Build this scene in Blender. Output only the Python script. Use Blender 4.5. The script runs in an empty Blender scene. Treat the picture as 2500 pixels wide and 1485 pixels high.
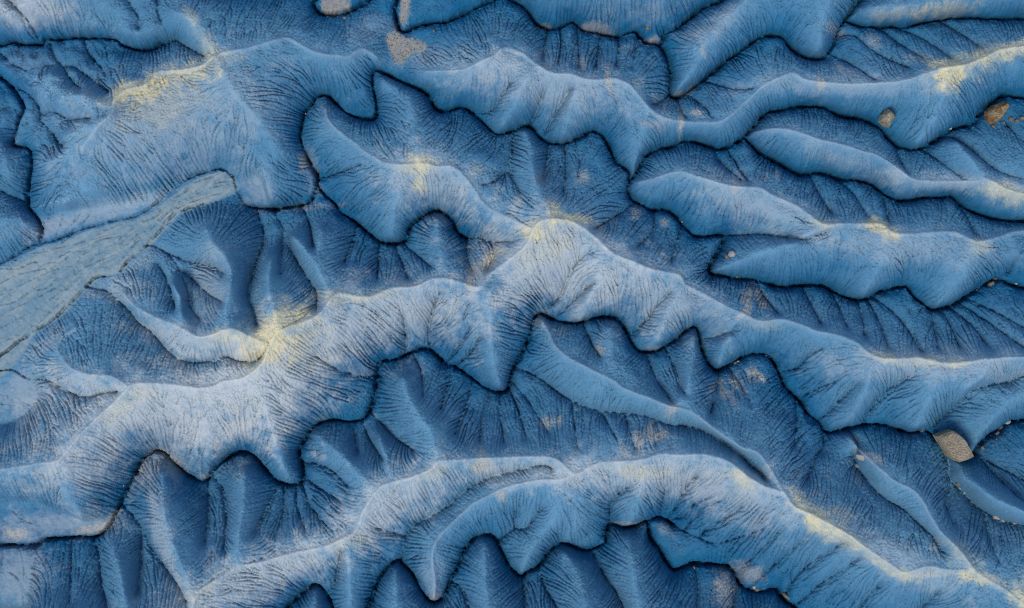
import bpy, bmesh, math, random, time
import numpy as np
from mathutils import Vector, noise as mnoise

# ---------------------------------------------------------------- camera, sky, sun, exposure
scene = bpy.context.scene
CAM_H = 200.0                             # camera height above the plan datum, looking straight down
REF_Z = 2.5                               # level at which the frame is exactly 100 m wide
cam_data = bpy.data.cameras.new('camera'); camera = bpy.data.objects.new('camera', cam_data)
scene.collection.objects.link(camera)
camera.location = (0, 0, CAM_H); camera.rotation_euler = (0, 0, 0)
cam_data.sensor_fit = 'HORIZONTAL'; cam_data.sensor_width = 36
cam_data.lens = 36*(CAM_H-REF_Z)/100.0
cam_data.clip_start = 1; cam_data.clip_end = 5000
scene.camera = camera

SUN_EL, SUN_AZ = math.radians(64), math.radians(207)   # low in the south-south-west, behind thin cloud
world = bpy.data.worlds.new('World'); scene.world = world; world.use_nodes = True
wn = world.node_tree; wn.nodes.clear()
sky = wn.nodes.new('ShaderNodeTexSky'); sky.sky_type = 'NISHITA'; sky.sun_disc = False
sky.sun_elevation = SUN_EL; sky.sun_rotation = SUN_AZ
bg = wn.nodes.new('ShaderNodeBackground'); bg.inputs['Strength'].default_value = 0.11
wo = wn.nodes.new('ShaderNodeOutputWorld')
wn.links.new(sky.outputs[0], bg.inputs[0]); wn.links.new(bg.outputs[0], wo.inputs[0])
sun_data = bpy.data.lights.new('sun', 'SUN'); sun = bpy.data.objects.new('sun', sun_data)
scene.collection.objects.link(sun)
sun_data.energy = 1.45; sun_data.angle = math.radians(20); sun_data.color = (1, .95, .86)
sdir = Vector((math.sin(SUN_AZ)*math.cos(SUN_EL), math.cos(SUN_AZ)*math.cos(SUN_EL), math.sin(SUN_EL)))
sun.rotation_euler = sdir.to_track_quat('Z', 'Y').to_euler(); sun.location = sdir*150
scene.view_settings.view_transform = 'Standard'; scene.view_settings.look = 'None'
scene.view_settings.gamma = 1; scene.view_settings.use_curve_mapping = False
scene.cycles.use_denoising = False        # the denoiser smears the fine cracks
scene.cycles.filter_width = 1.05
scene.cycles.max_bounces = 4; scene.cycles.diffuse_bounces = 3
scene.view_settings.exposure = .84

# ---------------------------------------------------------------- survey of the place
# Plan survey: every stream course, gully and crest as a polyline on a 2500 x 1485 plan (4 cm a unit).
CHANNELS = [
 # wash edges
 [(0,869),(70,816),(119,788),(147,764),(168,743),(210,700),(235,678),(284,669),(315,634),(357,599),(403,550),(424,525),(455,510),(497,497)],
 [(-140,700),(0,641),(42,620),(77,599),(137,585),(196,560),(277,538),(315,531),(357,513),(400,480),(452,441),(480,426),(526,413),(547,415),(568,431),(580,465),(600,500),(640,508),(690,507),(751,494),(768,470),(775,434),(765,413),(751,389),(737,354),(731,329),(738,294),(745,270),(761,252),(772,235),(796,231),(817,249),(842,273),(866,284),(901,291),(915,286),(919,263),(912,224),(908,196),(914,173),(926,172),(968,193),(1017,214),(1045,231),(1059,259),(1080,270),(1126,261),(1150,272),(1182,301),(1213,326),(1255,316),(1284,305),(1302,315),(1319,336),(1344,347),(1372,349),(1396,342),(1424,328),(1442,319),(1459,322),(1477,336),(1494,371),(1508,396),(1536,417),(1540,438),(1535,459),(1543,484),(1564,497),(1589,511),(1624,510),(1648,524),(1669,547),(1687,568),(1701,576),(1726,576),(1768,573),(1766,596),(1747,627),(1734,655),(1736,667),(1761,673),(1810,681),(1853,685),(1898,699),(1923,701),(1951,697),(2007,697),(2042,713),(2077,729),(2098,732),(2129,727),(2150,713),(2185,704),(2213,701),(2231,718),(2252,739),(2280,755),(2308,752),(2347,737),(2378,715),(2410,694),(2441,683),(2473,694),(2501,702),(2640,740)],
 [(1540,438),(1550,427),(1564,406),(1578,382),(1603,364),(1641,356),(1673,343),(1705,347),(1736,357),(1761,363),(1789,352),(1817,335),(1841,308),(1874,275),(1905,268),(1958,258),(2010,261),(2038,272),(2059,282),(2105,289),(2133,301),(2154,315),(2178,342),(2203,357),(2234,364),(2266,356),(2305,331),(2336,312),(2378,301),(2392,283),(2415,262),(2441,238),(2466,233),(2501,237),(2640,250)],
 [(1821,335),(1839,354),(1863,377),(1895,392),(1919,406),(1940,419),(1961,426),(1993,419),(2024,424),(2052,434),(2098,440),(2126,447),(2150,463),(2171,478),(2199,489),(2231,487),(2259,482),(2301,482),(2326,478),(2347,494),(2375,513),(2413,529),(2448,536),(2497,540),(2560,538)],
 [(775,440),(775,452),(793,477),(814,494),(831,518),(845,527),(877,550),(905,576),(933,592),(964,593),(985,587),(996,571),(1003,550),(1024,533),(1059,513),(1084,522),(1105,540),(1112,561),(1126,575),(1140,582)],
 [(975,-60),(968,0),(963,21),(968,46),(975,70),(989,75),(1010,65),(1041,56),(1091,51),(1133,32),(1182,7),(1203,-2),(1230,-12),(1253,0),(1284,18),(1302,46),(1319,61),(1347,67),(1375,60),(1396,51),(1410,58),(1428,72),(1466,79),(1505,86),(1550,74),(1564,86),(1578,102),(1610,107),(1624,123),(1634,147),(1640,175),(1638,210),(1641,230),(1652,235),(1673,226),(1701,207),(1736,179),(1775,147),(1800,131),(1828,109),(1860,88),(1891,84),(1916,91),(1930,112),(1958,133),(1982,140),(2010,140),(2028,123),(2042,98),(2052,67),(2070,42),(2094,7),(2101,0),(2140,-70)],
 [(1610,107),(1617,102),(1627,77),(1652,67),(1680,46),(1712,21),(1740,7),(1761,0),(1800,-50)],
 [(2070,49),(2108,61),(2150,63),(2178,61),(2206,65),(2241,56),(2298,46),(2340,40),(2431,44),(2497,44),(2600,50)],
 [(-140,1338),(0,1333),(84,1331),(105,1319),(158,1315),(196,1312),(224,1314),(245,1305),(270,1277),(291,1231),(308,1196),(326,1161),(343,1126),(371,1103),(396,1105),(417,1126),(448,1154),(484,1175),(505,1172),(522,1147),(550,1123),(575,1107),(599,1105),(620,1116),(641,1140),(669,1172),(681,1180),(709,1186),(733,1179),(740,1161),(733,1130),(728,1102),(744,1074),(758,1049),(782,1033),(814,1026),(845,1030),(873,1028),(894,1016),(905,993),(915,964),(919,921),(922,893),(936,881),(964,878),(996,864),(1020,853),(1048,853),(1066,869),(1087,888),(1112,897),(1147,921),(1182,946),(1213,958),(1238,953),(1248,918),(1255,897),(1281,851),(1295,816),(1302,785),(1316,766),(1340,776),(1368,785),(1407,790),(1438,780),(1480,774),(1508,781),(1529,806),(1540,830),(1554,851),(1571,860),(1606,857),(1627,846),(1656,827),(1680,806),(1698,799),(1708,813),(1715,851),(1729,883),(1747,904),(1764,902),(1796,885),(1824,869),(1852,864),(1876,869),(1893,885),(1905,911),(1919,943),(1940,965),(1960,985),(1975,1011),(2003,1032),(2014,1049),(2031,1058),(2066,1049),(2108,1040),(2133,1037),(2171,1042),(2220,1058),(2248,1056),(2270,1056),(2308,1084),(2347,1114),(2364,1116),(2382,1110),(2392,1091),(2417,1067),(2448,1049),(2466,1033),(2501,1028),(2640,1010)],
 [(690,1520),(702,1484),(723,1463),(751,1438),(772,1429),(789,1442),(803,1466),(812,1490),(830,1530),(870,1530),(898,1484),(908,1456),(926,1414),(947,1385),(968,1371),(982,1382),(1006,1406),(1027,1445),(1048,1470),(1066,1473),(1084,1456),(1098,1421),(1119,1382),(1136,1343),(1161,1314),(1189,1307),(1206,1315),(1220,1340),(1238,1375),(1253,1396),(1274,1412),(1288,1399),(1316,1385),(1333,1361),(1351,1340),(1372,1329),(1396,1335),(1424,1347),(1452,1342),(1477,1326),(1484,1301),(1494,1282),(1522,1291),(1554,1286),(1582,1277),(1589,1315),(1610,1343),(1627,1375),(1645,1394),(1666,1389),(1694,1380),(1726,1380),(1761,1382),(1785,1389),(1799,1410),(1810,1431),(1831,1445),(1859,1447),(1895,1443),(1909,1459),(1926,1477),(1940,1484),(2000,1520),(2200,1575),(2400,1600)],
 [(1578,1277),(1603,1266),(1624,1270),(1645,1284)],
 [(-140,40),(-60,100),(0,109),(28,100),(46,107),(98,107),(109,93),(137,95),(189,91),(228,91),(277,95),(298,109),(333,119),(364,119),(396,105)],
 [(440,-70),(540,-40),(640,-28),(763,-12),(764,2),(768,18),(786,33),(817,35),(852,26),(880,10),(898,0),(930,-50)],
 [(0,189),(21,207),(56,258),(46,291),(32,333),(28,354),(63,361),(74,382),(75,410),(70,431),(67,456),(65,491),(67,508),(84,529),(100,564),(95,589)],
]
# gullies: (points, height fraction at mouth, at head, depth class)
GULLIES = [
 ([(301,-20),(322,18),(336,42),(338,68)],.25,.45),
 ([(382,-20),(385,31),(396,56)],.25,.5),
 ([(0,130),(28,155),(60,170)],.1,.3),
 ([(20,0),(60,40),(90,85)],.6,.1),
 ([(2305,331),(2326,336),(2368,361),(2410,396),(2448,420),(2497,434)],0,.8),
 ([(2459,300),(2480,325),(2500,343),(2560,380)],0,.5),
 ([(1768,573),(1810,573),(1853,571),(1905,578),(1954,585),(1989,575),(2024,564)],0,.85),
 ([(2052,84),(2091,88),(2133,123),(2171,144),(2220,165)],0,.75),
 ([(2150,65),(2185,95),(2220,119),(2256,140)],0,.7),
 ([(2185,63),(2238,84),(2284,112),(2326,144)],0,.75),
 ([(2301,48),(2347,81),(2389,109)],0,.7),
 ([(2028,130),(2073,151),(2115,179),(2136,196)],0,.75),
 ([(1140,582),(1168,580),(1206,590),(1252,588)],.05,.8),
 ([(2277,1049),(2301,1023),(2326,1000),(2357,972),(2375,953),(2424,939),(2466,932),(2497,918),(2580,900)],0,.75),
 ([(2112,1038),(2122,1011),(2140,983),(2150,970),(2178,946),(2220,918)],0,.8),
 ([(1954,972),(1996,950),(2042,932)],0,.65),
 ([(1915,907),(1951,897),(1975,869),(2010,851)],0,.7),
 ([(2003,1026),(2038,993),(2066,965),(2091,935)],0,.75),
 ([(1255,897),(1284,907),(1319,925),(1351,950),(1382,971),(1417,988),(1442,998),(1480,1005),(1522,1009),(1568,1014),(1603,1025),(1631,1037),(1666,1040),(1705,1047),(1740,1061),(1775,1084),(1806,1109),(1831,1137),(1852,1154),(1866,1172)],0,.62),
 ([(978,1370),(989,1343),(992,1319),(999,1298),(1020,1277),(1052,1261),(1091,1238),(1126,1207),(1168,1179),(1210,1161),(1249,1152),(1295,1140),(1330,1137),(1347,1145)],0,.75),
 ([(1645,1284),(1677,1301),(1705,1312),(1736,1326),(1775,1322),(1817,1308),(1866,1291)],.02,.7),
 ([(1491,1280),(1491,1238),(1508,1210),(1533,1189)],0,.75),
 ([(1214,1325),(1253,1294),(1284,1291),(1305,1266),(1323,1238)],0,.65),
 ([(1256,1291),(1256,1263),(1270,1235)],.15,.7),
 ([(1613,1263),(1620,1228),(1627,1189)],.05,.75),
 ([(1631,1270),(1656,1231),(1677,1189),(1701,1161)],.05,.8),
 ([(1634,1272),(1673,1259),(1698,1231),(1743,1210)],.05,.75),
 ([(1670,1297),(1698,1263),(1726,1235),(1789,1214)],.08,.75),
 ([(1708,1312),(1740,1284),(1775,1263),(1810,1235)],.1,.75),
 ([(1799,1402),(1831,1371),(1866,1336),(1900,1300)],0,.7),
 ([(1830,1440),(1870,1400),(1909,1365),(1960,1320)],0,.7),
 ([(1916,1460),(1947,1407),(1996,1364),(2060,1322)],0,.75),
 ([(1940,1484),(1996,1435),(2045,1399),(2100,1360)],0,.75),
 ([(2060,1535),(2110,1470),(2150,1425)],0,.65),
 ([(2200,1575),(2240,1500),(2290,1440)],0,.65),
 ([(1276,1412),(1279,1450),(1280,1500)],0,.5),
 ([(1316,1387),(1333,1438),(1354,1473),(1370,1510)],0,.6),
 ([(1445,1344),(1459,1375),(1480,1413),(1508,1452),(1522,1484),(1535,1530)],0,.65),
 ([(1697,1382),(1705,1431),(1701,1484),(1700,1520)],0,.6),
 ([(1805,1425),(1795,1465),(1785,1510)],0,.5),
 ([(2310,1086),(2319,1133),(2322,1172),(2354,1203),(2375,1228),(2410,1252),(2445,1270),(2497,1282),(2580,1300)],0,.35),
 ([(2072,1048),(2091,1081),(2087,1105),(2093,1140),(2108,1161),(2136,1196),(2171,1224),(2213,1249),(2252,1287),(2280,1312),(2305,1350)],0,.72),
 ([(2388,1105),(2431,1137),(2466,1154),(2497,1172),(2560,1200)],0,.5),
 ([(2388,1107),(2424,1154),(2466,1196),(2497,1224)],0,.75),
 ([(2017,1052),(2010,1091),(1989,1119),(1968,1175)],0,.75),
 ([(1945,975),(1948,1020),(1940,1090)],0,.7),
 ([(2325,1175),(2310,1230),(2330,1280)],.1,.7),
 ([(2405,1250),(2410,1300),(2440,1370)],.2,.75),
 ([(210,700),(259,711),(291,739),(315,760),(336,788),(364,806),(389,834),(410,858),(438,878),(480,885),(519,881),(550,871),(578,881),(620,883),(641,869)],0,.72),
 ([(0,905),(32,904),(63,923),(116,930),(151,948),(189,967),(217,969),(259,958),(287,957)],0,.7),
 ([(357,599),(371,599),(403,617),(431,648),(445,680),(459,718),(462,746),(490,785)],0,.72),
 ([(403,617),(452,636),(490,645),(529,655),(550,669)],.03,.8),
 ([(438,659),(473,687),(508,718),(546,739)],.15,.8),
 ([(385,645),(399,669),(417,708),(427,753)],.1,.75),
 ([(624,507),(641,564),(641,596),(624,648),(610,704),(610,732),(620,760),(627,795)],0,.75),
 ([(667,508),(684,543),(698,571),(709,603),(723,634),(751,680),(772,715),(772,757)],0,.78),
 ([(733,502),(751,536),(765,603)],0,.55),
 ([(692,560),(688,600),(684,669)],.15,.6),
 ([(396,105),(427,95),(441,105),(466,119),(498,137)],0,.7),
 ([(119,105),(133,140),(154,168),(175,200),(196,217)],0,.6),
 ([(154,165),(175,161),(207,182),(231,200),(263,224)],.2,.6),
 ([(203,92),(214,130),(242,161),(256,186)],0,.6),
 ([(21,207),(67,228),(88,252),(95,273),(105,277),(123,270),(147,280),(168,291),(224,289)],0,.6),
 ([(98,274),(98,294),(119,315),(133,340),(151,357)],.1,.6),
 ([(65,495),(28,480),(0,466),(-60,440)],0,.3),
 ([(224,1314),(242,1368),(245,1414),(259,1473),(265,1530)],0,.6),
 ([(294,1233),(326,1263),(350,1301),(371,1343),(403,1385),(438,1434),(455,1466)],0,.7),
 ([(345,1296),(343,1385),(336,1455)],.12,.65),
 ([(172,1313),(172,1390),(170,1470)],0,.6),
 ([(775,437),(830,420),(880,400)],0,.6),
 ([(1255,316),(1252,370),(1246,411),(1270,470)],0,.75),
 ([(1246,411),(1210,440),(1180,450)],.4,.75),
 ([(1340,347),(1335,390),(1325,440)],0,.65),
 ([(1380,349),(1382,420),(1375,470)],0,.65),
 ([(1404,338),(1416,385),(1412,430)],0,.65),
 ([(1340,66),(1330,110),(1325,145)],0,.6),
 ([(1368,63),(1370,110),(1365,150)],0,.6),
 ([(1410,58),(1412,110),(1414,165)],0,.6),
 ([(1470,79),(1462,120),(1455,165)],0,.6),
 ([(1510,85),(1511,115),(1505,160)],0,.6),
 ([(1560,90),(1552,120),(1543,165)],0,.6),
 ([(1160,275),(1200,268),(1220,240),(1250,200)],0,.7),
 ([(1330,330),(1350,290),(1395,215)],0,.75),
 ([(1290,310),(1310,270),(1330,215)],0,.65),
 ([(925,590),(924,625),(920,680)],0,.7),
 ([(962,593),(980,640),(995,680)],0,.7),
 ([(980,590),(1020,625),(1050,650)],0,.75),
 ([(1140,582),(1140,620),(1150,660)],.02,.75),
 ([(1196,588),(1205,620),(1190,660)],.35,.8),
 ([(870,550),(860,590),(840,640)],0,.6),
 ([(1050,855),(1046,800),(1060,745),(1075,710)],0,.75),
 ([(990,865),(989,820),(985,770)],0,.7),
 ([(1087,888),(1118,850),(1150,800)],0,.7),
 ([(1108,896),(1150,860),(1175,820)],0,.65),
 ([(930,920),(880,918),(820,900),(770,870)],0,.75),
 ([(1330,772),(1345,745),(1370,720),(1390,670),(1420,625)],0,.82),
 ([(1350,778),(1385,750),(1420,715),(1450,690)],0,.7),
 ([(1545,815),(1580,780),(1605,745),(1640,710)],0,.75),
 ([(1715,826),(1755,820),(1800,800)],0,.7),
 ([(1424,788),(1445,840),(1465,870)],0,.6),
 ([(1580,860),(1600,920),(1640,985)],0,.7),
 ([(1625,850),(1650,900),(1668,960)],0,.7),
 ([(1760,905),(1750,960),(1735,1010)],0,.7),
 ([(1780,895),(1810,940),(1835,985)],0,.6),
 ([(1008,865),(1028,910),(1032,970)],0,.6),
 ([(1110,900),(1090,950),(1075,1000)],0,.6),
 ([(1155,930),(1140,980),(1110,1060)],0,.65),
 ([(1200,955),(1180,1010),(1170,1080)],0,.7),
 ([(1222,958),(1222,1010),(1230,1080)],0,.7),
 ([(1243,950),(1265,1000),(1285,1070)],0,.7),
 ([(1250,930),(1290,980),(1325,1035),(1340,1060)],0,.65),
 ([(1396,978),(1402,1030),(1410,1090)],.1,.75),
 ([(1465,1003),(1490,1045),(1510,1080)],.15,.75),
 ([(1525,1010),(1540,1060),(1550,1095)],.2,.8),
 ([(1600,1024),(1610,1060),(1600,1085)],.3,.8),
 ([(902,1005),(935,1040),(965,1070),(1010,1100)],0,.75),
 ([(885,1026),(900,1070),(935,1120)],0,.65),
 ([(870,1028),(866,1060),(872,1110)],0,.6),
 ([(740,1130),(770,1132),(810,1150),(850,1190)],0,.75),
 ([(742,1165),(775,1190),(830,1225)],0,.7),
 ([(735,1180),(760,1240),(800,1290)],0,.65),
 ([(722,1186),(725,1240),(745,1300)],0,.65),
 ([(692,1184),(690,1250),(670,1310)],0,.65),
 ([(680,1182),(650,1240),(620,1300)],0,.65),
 ([(505,1172),(507,1250),(500,1330)],0,.65),
 ([(520,1162),(548,1210),(553,1290),(545,1340)],0,.65),
 ([(1105,1425),(1130,1440),(1150,1500)],0,.5),
 ([(810,1440),(825,1390),(833,1345)],0,.75),
 ([(990,1310),(955,1300),(920,1290)],0,.65),
 ([(2098,732),(2107,780),(2112,820)],0,.65),
 ([(2120,728),(2150,790),(2170,850)],0,.7),
 ([(2135,724),(2200,780),(2250,860)],0,.75),
 ([(2275,752),(2283,800),(2290,850)],0,.65),
 ([(2300,752),(2325,800),(2345,850)],0,.65),
 ([(2320,748),(2380,800),(2415,850)],0,.7),
 ([(2345,738),(2420,790),(2500,850)],0,.7),
 ([(2360,725),(2440,765),(2520,810)],0,.6),
 ([(2030,705),(2055,760),(2070,800)],0,.65),
 ([(1960,698),(1985,750),(2005,790)],0,.6),
 ([(1850,686),(1865,720),(1900,765)],0,.7),
 ([(2460,668),(2480,635),(2500,610)],.1,.7),
 ([(1555,490),(1500,530),(1450,560)],0,.7),
 ([(1600,512),(1595,560),(1560,600)],0,.65),
 ([(1668,550),(1650,600),(1640,640)],0,.65),
 ([(1655,236),(1665,270),(1675,285)],0,.6),
 ([(1680,228),(1720,260),(1740,285)],0,.65),
 ([(1640,225),(1610,250),(1590,255)],0,.6),
 ([(1720,195),(1790,215),(1840,215)],0,.65),
 ([(1745,360),(1760,395),(1810,440)],0,.7),
 ([(1775,360),(1800,400),(1825,440)],0,.65),
 ([(2190,350),(2200,390),(2215,420)],0,.65),
 ([(2255,362),(2300,395),(2350,430)],0,.7),
 ([(2045,433),(2090,480),(2120,530)],0,.7),
 ([(2160,475),(2165,510),(2170,540)],0,.65),
 ([(2330,480),(2360,520),(2380,570)],0,.7),
 ([(1980,425),(2000,470),(2030,520)],0,.7),
]
# crests: points; optional end factor for spurs is automatic (height follows distance from the streams)
RIDGES = [
 [(150,235),(190,232),(225,240),(262,262)],
 [(160,330),(190,315),(230,305),(265,280)],
 [(110,235),(125,205),(120,180)],
 [(40,330),(45,300),(60,280)],
 [(-60,60),(60,10),(150,-20),(260,-30)],
 [(190,60),(260,45),(300,60)],
 [(20,420),(10,380),(-20,330)],
 [(0,545),(40,530),(60,545)],
 [(-120,1165),(-20,1150),(56,1140),(95,1133),(140,1126),(158,1109),(196,1063),(245,1014),(280,983),(308,955),(330,938),(385,937),(452,944),(508,948),(547,932),(596,923),(641,886),(660,840),(680,812),(719,795),(775,771),(817,722),(845,718),(898,727),(957,704),(1013,701),(1052,683),(1084,680),(1126,690),(1168,701),(1196,669),(1248,631),(1285,600),(1300,564),(1322,540),(1368,536),(1407,547),(1452,578),(1498,620),(1550,641),(1599,660),(1656,671),(1677,697),(1726,722),(1775,750),(1817,767),(1855,786),(1905,780),(1951,792),(1996,809),(2049,820),(2091,837),(2115,858),(2147,874),(2185,878),(2241,874),(2280,881),(2319,888),(2368,883),(2413,876),(2497,874),(2640,870)],
 [(810,718),(786,676),(765,638),(740,603),(712,578)],
 [(676,805),(670,760),(660,725),(655,690),(662,630)],
 [(1084,680),(1080,648),(1073,596),(1066,536)],
 [(795,690),(779,620),(782,560)],
 [(1335,538),(1340,515),(1316,466),(1302,420),(1295,360),(1280,318)],
 [(1180,700),(1192,725),(1196,795),(1203,865),(1220,940)],
 [(508,948),(508,1000),(508,1060),(508,1160)],
 [(620,915),(645,975),(660,1040),(675,1090),(700,1155),(708,1178)],
 [(2290,885),(2285,940),(2265,985),(2235,1045)],
 [(2126,875),(2120,935),(2095,990),(2065,1035)],
 [(2420,878),(2400,920),(2360,950)],
 [(1672,695),(1666,704),(1631,760),(1610,816),(1580,850)],
 [(1810,768),(1775,830),(1757,890)],
 [(1470,600),(1473,631),(1445,708),(1420,778)],
 [(158,1115),(162,1160),(165,1203),(196,1266)],
 [(460,1530),(470,1484),(490,1442),(536,1413),(582,1384),(631,1375),(670,1364),(723,1349),(782,1338),(845,1312),(870,1294),(887,1249),(926,1193),(964,1177),(1010,1165),(1055,1144),(1073,1128),(1126,1124),(1196,1119),(1288,1116),(1333,1116),(1365,1126),(1386,1147),(1410,1158),(1445,1140),(1473,1130),(1515,1128),(1568,1123),(1613,1109),(1656,1112),(1708,1110),(1754,1117),(1789,1133),(1827,1165),(1866,1186),(1900,1200),(1915,1205),(1940,1238),(1986,1259),(2024,1280),(2063,1301),(2101,1329),(2136,1354),(2178,1382),(2210,1399),(2266,1384),(2312,1392),(2375,1396),(2417,1420),(2455,1441),(2497,1473),(2620,1540)],
 [(1070,1128),(1055,1063),(1020,1007),(996,965),(985,925)],
 [(920,1193),(880,1161),(838,1116),(803,1088),(770,1060)],
 [(965,1172),(940,1130),(926,1063)],
 [(472,1470),(448,1396),(417,1319),(403,1263),(396,1203),(399,1155)],
 [(582,1384),(582,1315),(592,1228),(596,1155)],
 [(845,1312),(849,1325),(850,1368),(852,1420),(856,1480)],
 [(1410,1158),(1396,1161),(1368,1172),(1323,1173),(1270,1182),(1224,1196),(1161,1228),(1108,1273),(1070,1315),(1055,1357),(1062,1420),(1060,1462)],
 [(1390,1160),(1375,1193),(1351,1263),(1316,1315),(1291,1347),(1276,1402)],
 [(1430,1150),(1425,1200),(1410,1260),(1385,1320)],
 [(1568,1125),(1568,1175),(1550,1238),(1536,1280)],
 [(1915,1203),(1897,1175),(1876,1140),(1848,1105),(1813,1095),(1761,1063),(1719,1028),(1684,1004),(1638,993),(1585,972),(1526,950),(1494,928),(1459,911),(1410,886),(1382,869),(1354,844),(1340,813),(1323,781)],
 [(1494,928),(1491,905),(1489,848),(1490,800)],
 [(1640,990),(1666,971),(1687,900),(1695,823)],
 [(200,365),(240,310),(275,275),(283,245),(310,222),(350,210),(382,186),(389,175),(438,172),(491,161),(526,137),(560,125),(600,119),(635,109),(670,100),(702,93),(733,109),(775,130),(828,137),(849,140),(873,126),(891,121),(920,140)],
 [(526,133),(491,88),(459,42),(427,28)],
 [(380,64),(350,80),(310,70),(290,40)],
 [(210,357),(168,382),(109,399)],
 [(526,137),(547,182),(596,252),(648,315),(687,368)],
 [(793,263),(800,291),(817,312),(859,345),(891,371),(926,392),(950,401),(985,403),(1031,401),(1073,408),(1105,408),(1136,434),(1161,470),(1180,497),(1203,515),(1248,536),(1297,560)],
 [(1022,400),(1020,385),(1013,315),(999,245),(968,217),(935,192)],
 [(980,403),(975,466),(961,519),(956,580)],
 [(1040,175),(1126,172),(1168,154),(1210,133),(1234,117),(1277,133),(1312,158),(1351,179),(1393,182),(1424,193),(1466,196),(1498,191),(1536,207),(1557,231),(1585,263),(1620,287),(1673,298),(1747,300),(1778,287),(1813,256),(1835,238),(1870,207),(1933,179),(1968,196),(2024,203),(2087,207),(2150,203),(2196,200),(2256,182),(2308,165),(2350,161),(2396,144),(2441,123),(2497,114),(2640,95)],
 [(1585,265),(1582,280),(1568,333),(1554,385),(1546,425)],
 [(1410,190),(1396,245),(1380,310),(1370,342)],
 [(1305,155),(1270,228),(1225,310)],
 [(2315,165),(2308,210),(2290,280),(2240,350)],
 [(1860,-60),(1824,0),(1778,39),(1747,70),(1726,105),(1705,151),(1684,182),(1652,222)],
 [(2040,-60),(2024,0),(2010,53),(1996,130)],
 [(1280,-70),(1400,-75),(1550,-80),(1700,-60)],
 [(2080,20),(2108,20),(2200,14),(2330,3),(2440,-20),(2600,-50)],
 [(1840,322),(1905,315),(1958,326),(1996,340),(2038,350),(2080,361),(2115,373),(2136,378),(2168,396),(2203,420),(2234,440),(2291,445),(2378,443),(2413,441),(2466,466),(2520,480),(2620,500)],
 [(2405,440),(2380,400),(2335,345)],
 [(1560,445),(1600,435),(1656,420),(1698,431),(1747,445),(1796,456),(1852,459),(1891,480),(1940,501),(1975,526),(2010,547),(2052,547),(2115,547),(2150,547),(2182,569),(2231,571),(2319,566),(2350,575),(2385,589),(2431,582),(2473,568),(2497,564),(2640,550)],
 [(2165,560),(2171,578),(2161,620),(2133,680),(2105,722)],
 [(2385,589),(2378,600),(2361,655),(2305,725),(2285,748)],
 [(2040,552),(1940,592),(1870,610),(1800,640),(1750,660)],
 [(2075,1070),(2115,1116),(2185,1175),(2224,1193),(2252,1224),(2273,1263),(2298,1301),(2336,1336),(2361,1368),(2380,1394)],
 [(2600,910),(2497,965),(2448,993),(2413,1035),(2389,1063),(2378,1100)],
 [(2335,1130),(2347,1161),(2378,1182),(2424,1217),(2483,1242),(2570,1280)],
 [(300,715),(326,746),(371,771),(410,788),(452,806),(480,823),(515,820),(547,806),(575,806),(610,823),(640,838)],
 [(575,806),(552,790),(550,743),(560,708),(564,666),(547,627),(522,599),(505,560)],
 [(450,800),(445,778),(438,725),(420,690)],
 [(312,945),(273,920),(245,918),(210,914),(175,900),(151,872),(140,848),(151,823),(182,802)],
 [(300,1530),(312,1480),(301,1438),(280,1350),(262,1310)],
 [(-100,1560),(100,1560),(300,1545),(460,1530)],
 [(640,1600),(900,1605),(1200,1590),(1500,1590),(1700,1580),(1900,1580)],
 [(750,1600),(765,1520),(772,1450)],
 [(970,1600),(968,1470),(965,1390)],
 [(1200,1590),(1185,1420),(1183,1325)],
 [(1440,1590),(1424,1440),(1378,1345)],
 [(1560,1590),(1550,1440),(1540,1350),(1533,1305)],
 [(640,410),(655,470),(668,492)],
 [(150,500),(190,470),(240,455)],
]
WASH = [(-140,700),(0,641),(42,620),(77,599),(137,585),(196,560),(277,538),(315,531),(357,513),(400,480),(452,441),(480,426),(526,413),(547,415),(568,431),(582,452),(560,470),(497,497),(455,510),(424,525),(403,550),(357,599),(315,634),(284,669),(235,678),(210,700),(168,743),(147,764),(119,788),(70,816),(40,870),(0,915),(-140,990)]
# nearly level floors beside the streams, (polygon)
FLATS = [
 WASH,
 [(-140,990),(0,905),(32,904),(60,935),(80,980),(40,1020),(0,1040),(-140,1060)],
 [(-140,1240),(0,1232),(60,1228),(130,1255),(196,1280),(240,1278),(258,1262),(268,1278),(245,1303),(158,1313),(0,1330),(-140,1335)],
 [(584,440),(610,420),(635,440),(645,480),(650,500),(610,500),(592,480)],
 [(943,67),(968,60),(989,81),(1024,91),(1045,105),(1038,119),(1003,126),(982,151),(961,152),(950,130),(936,95)],
 [(973,-40),(1003,-40),(1003,0),(992,46),(978,67),(971,35)],
 [(772,-20),(852,-20),(852,10),(838,21),(796,32),(779,25)],
 [(-140,1345),(0,1345),(50,1352),(60,1400),(50,1480),(50,1600),(-140,1600)],
 [(70,600),(100,575),(150,555),(250,530),(330,510),(385,478),(300,490),(200,505),(110,515),(100,560)],
]

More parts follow.
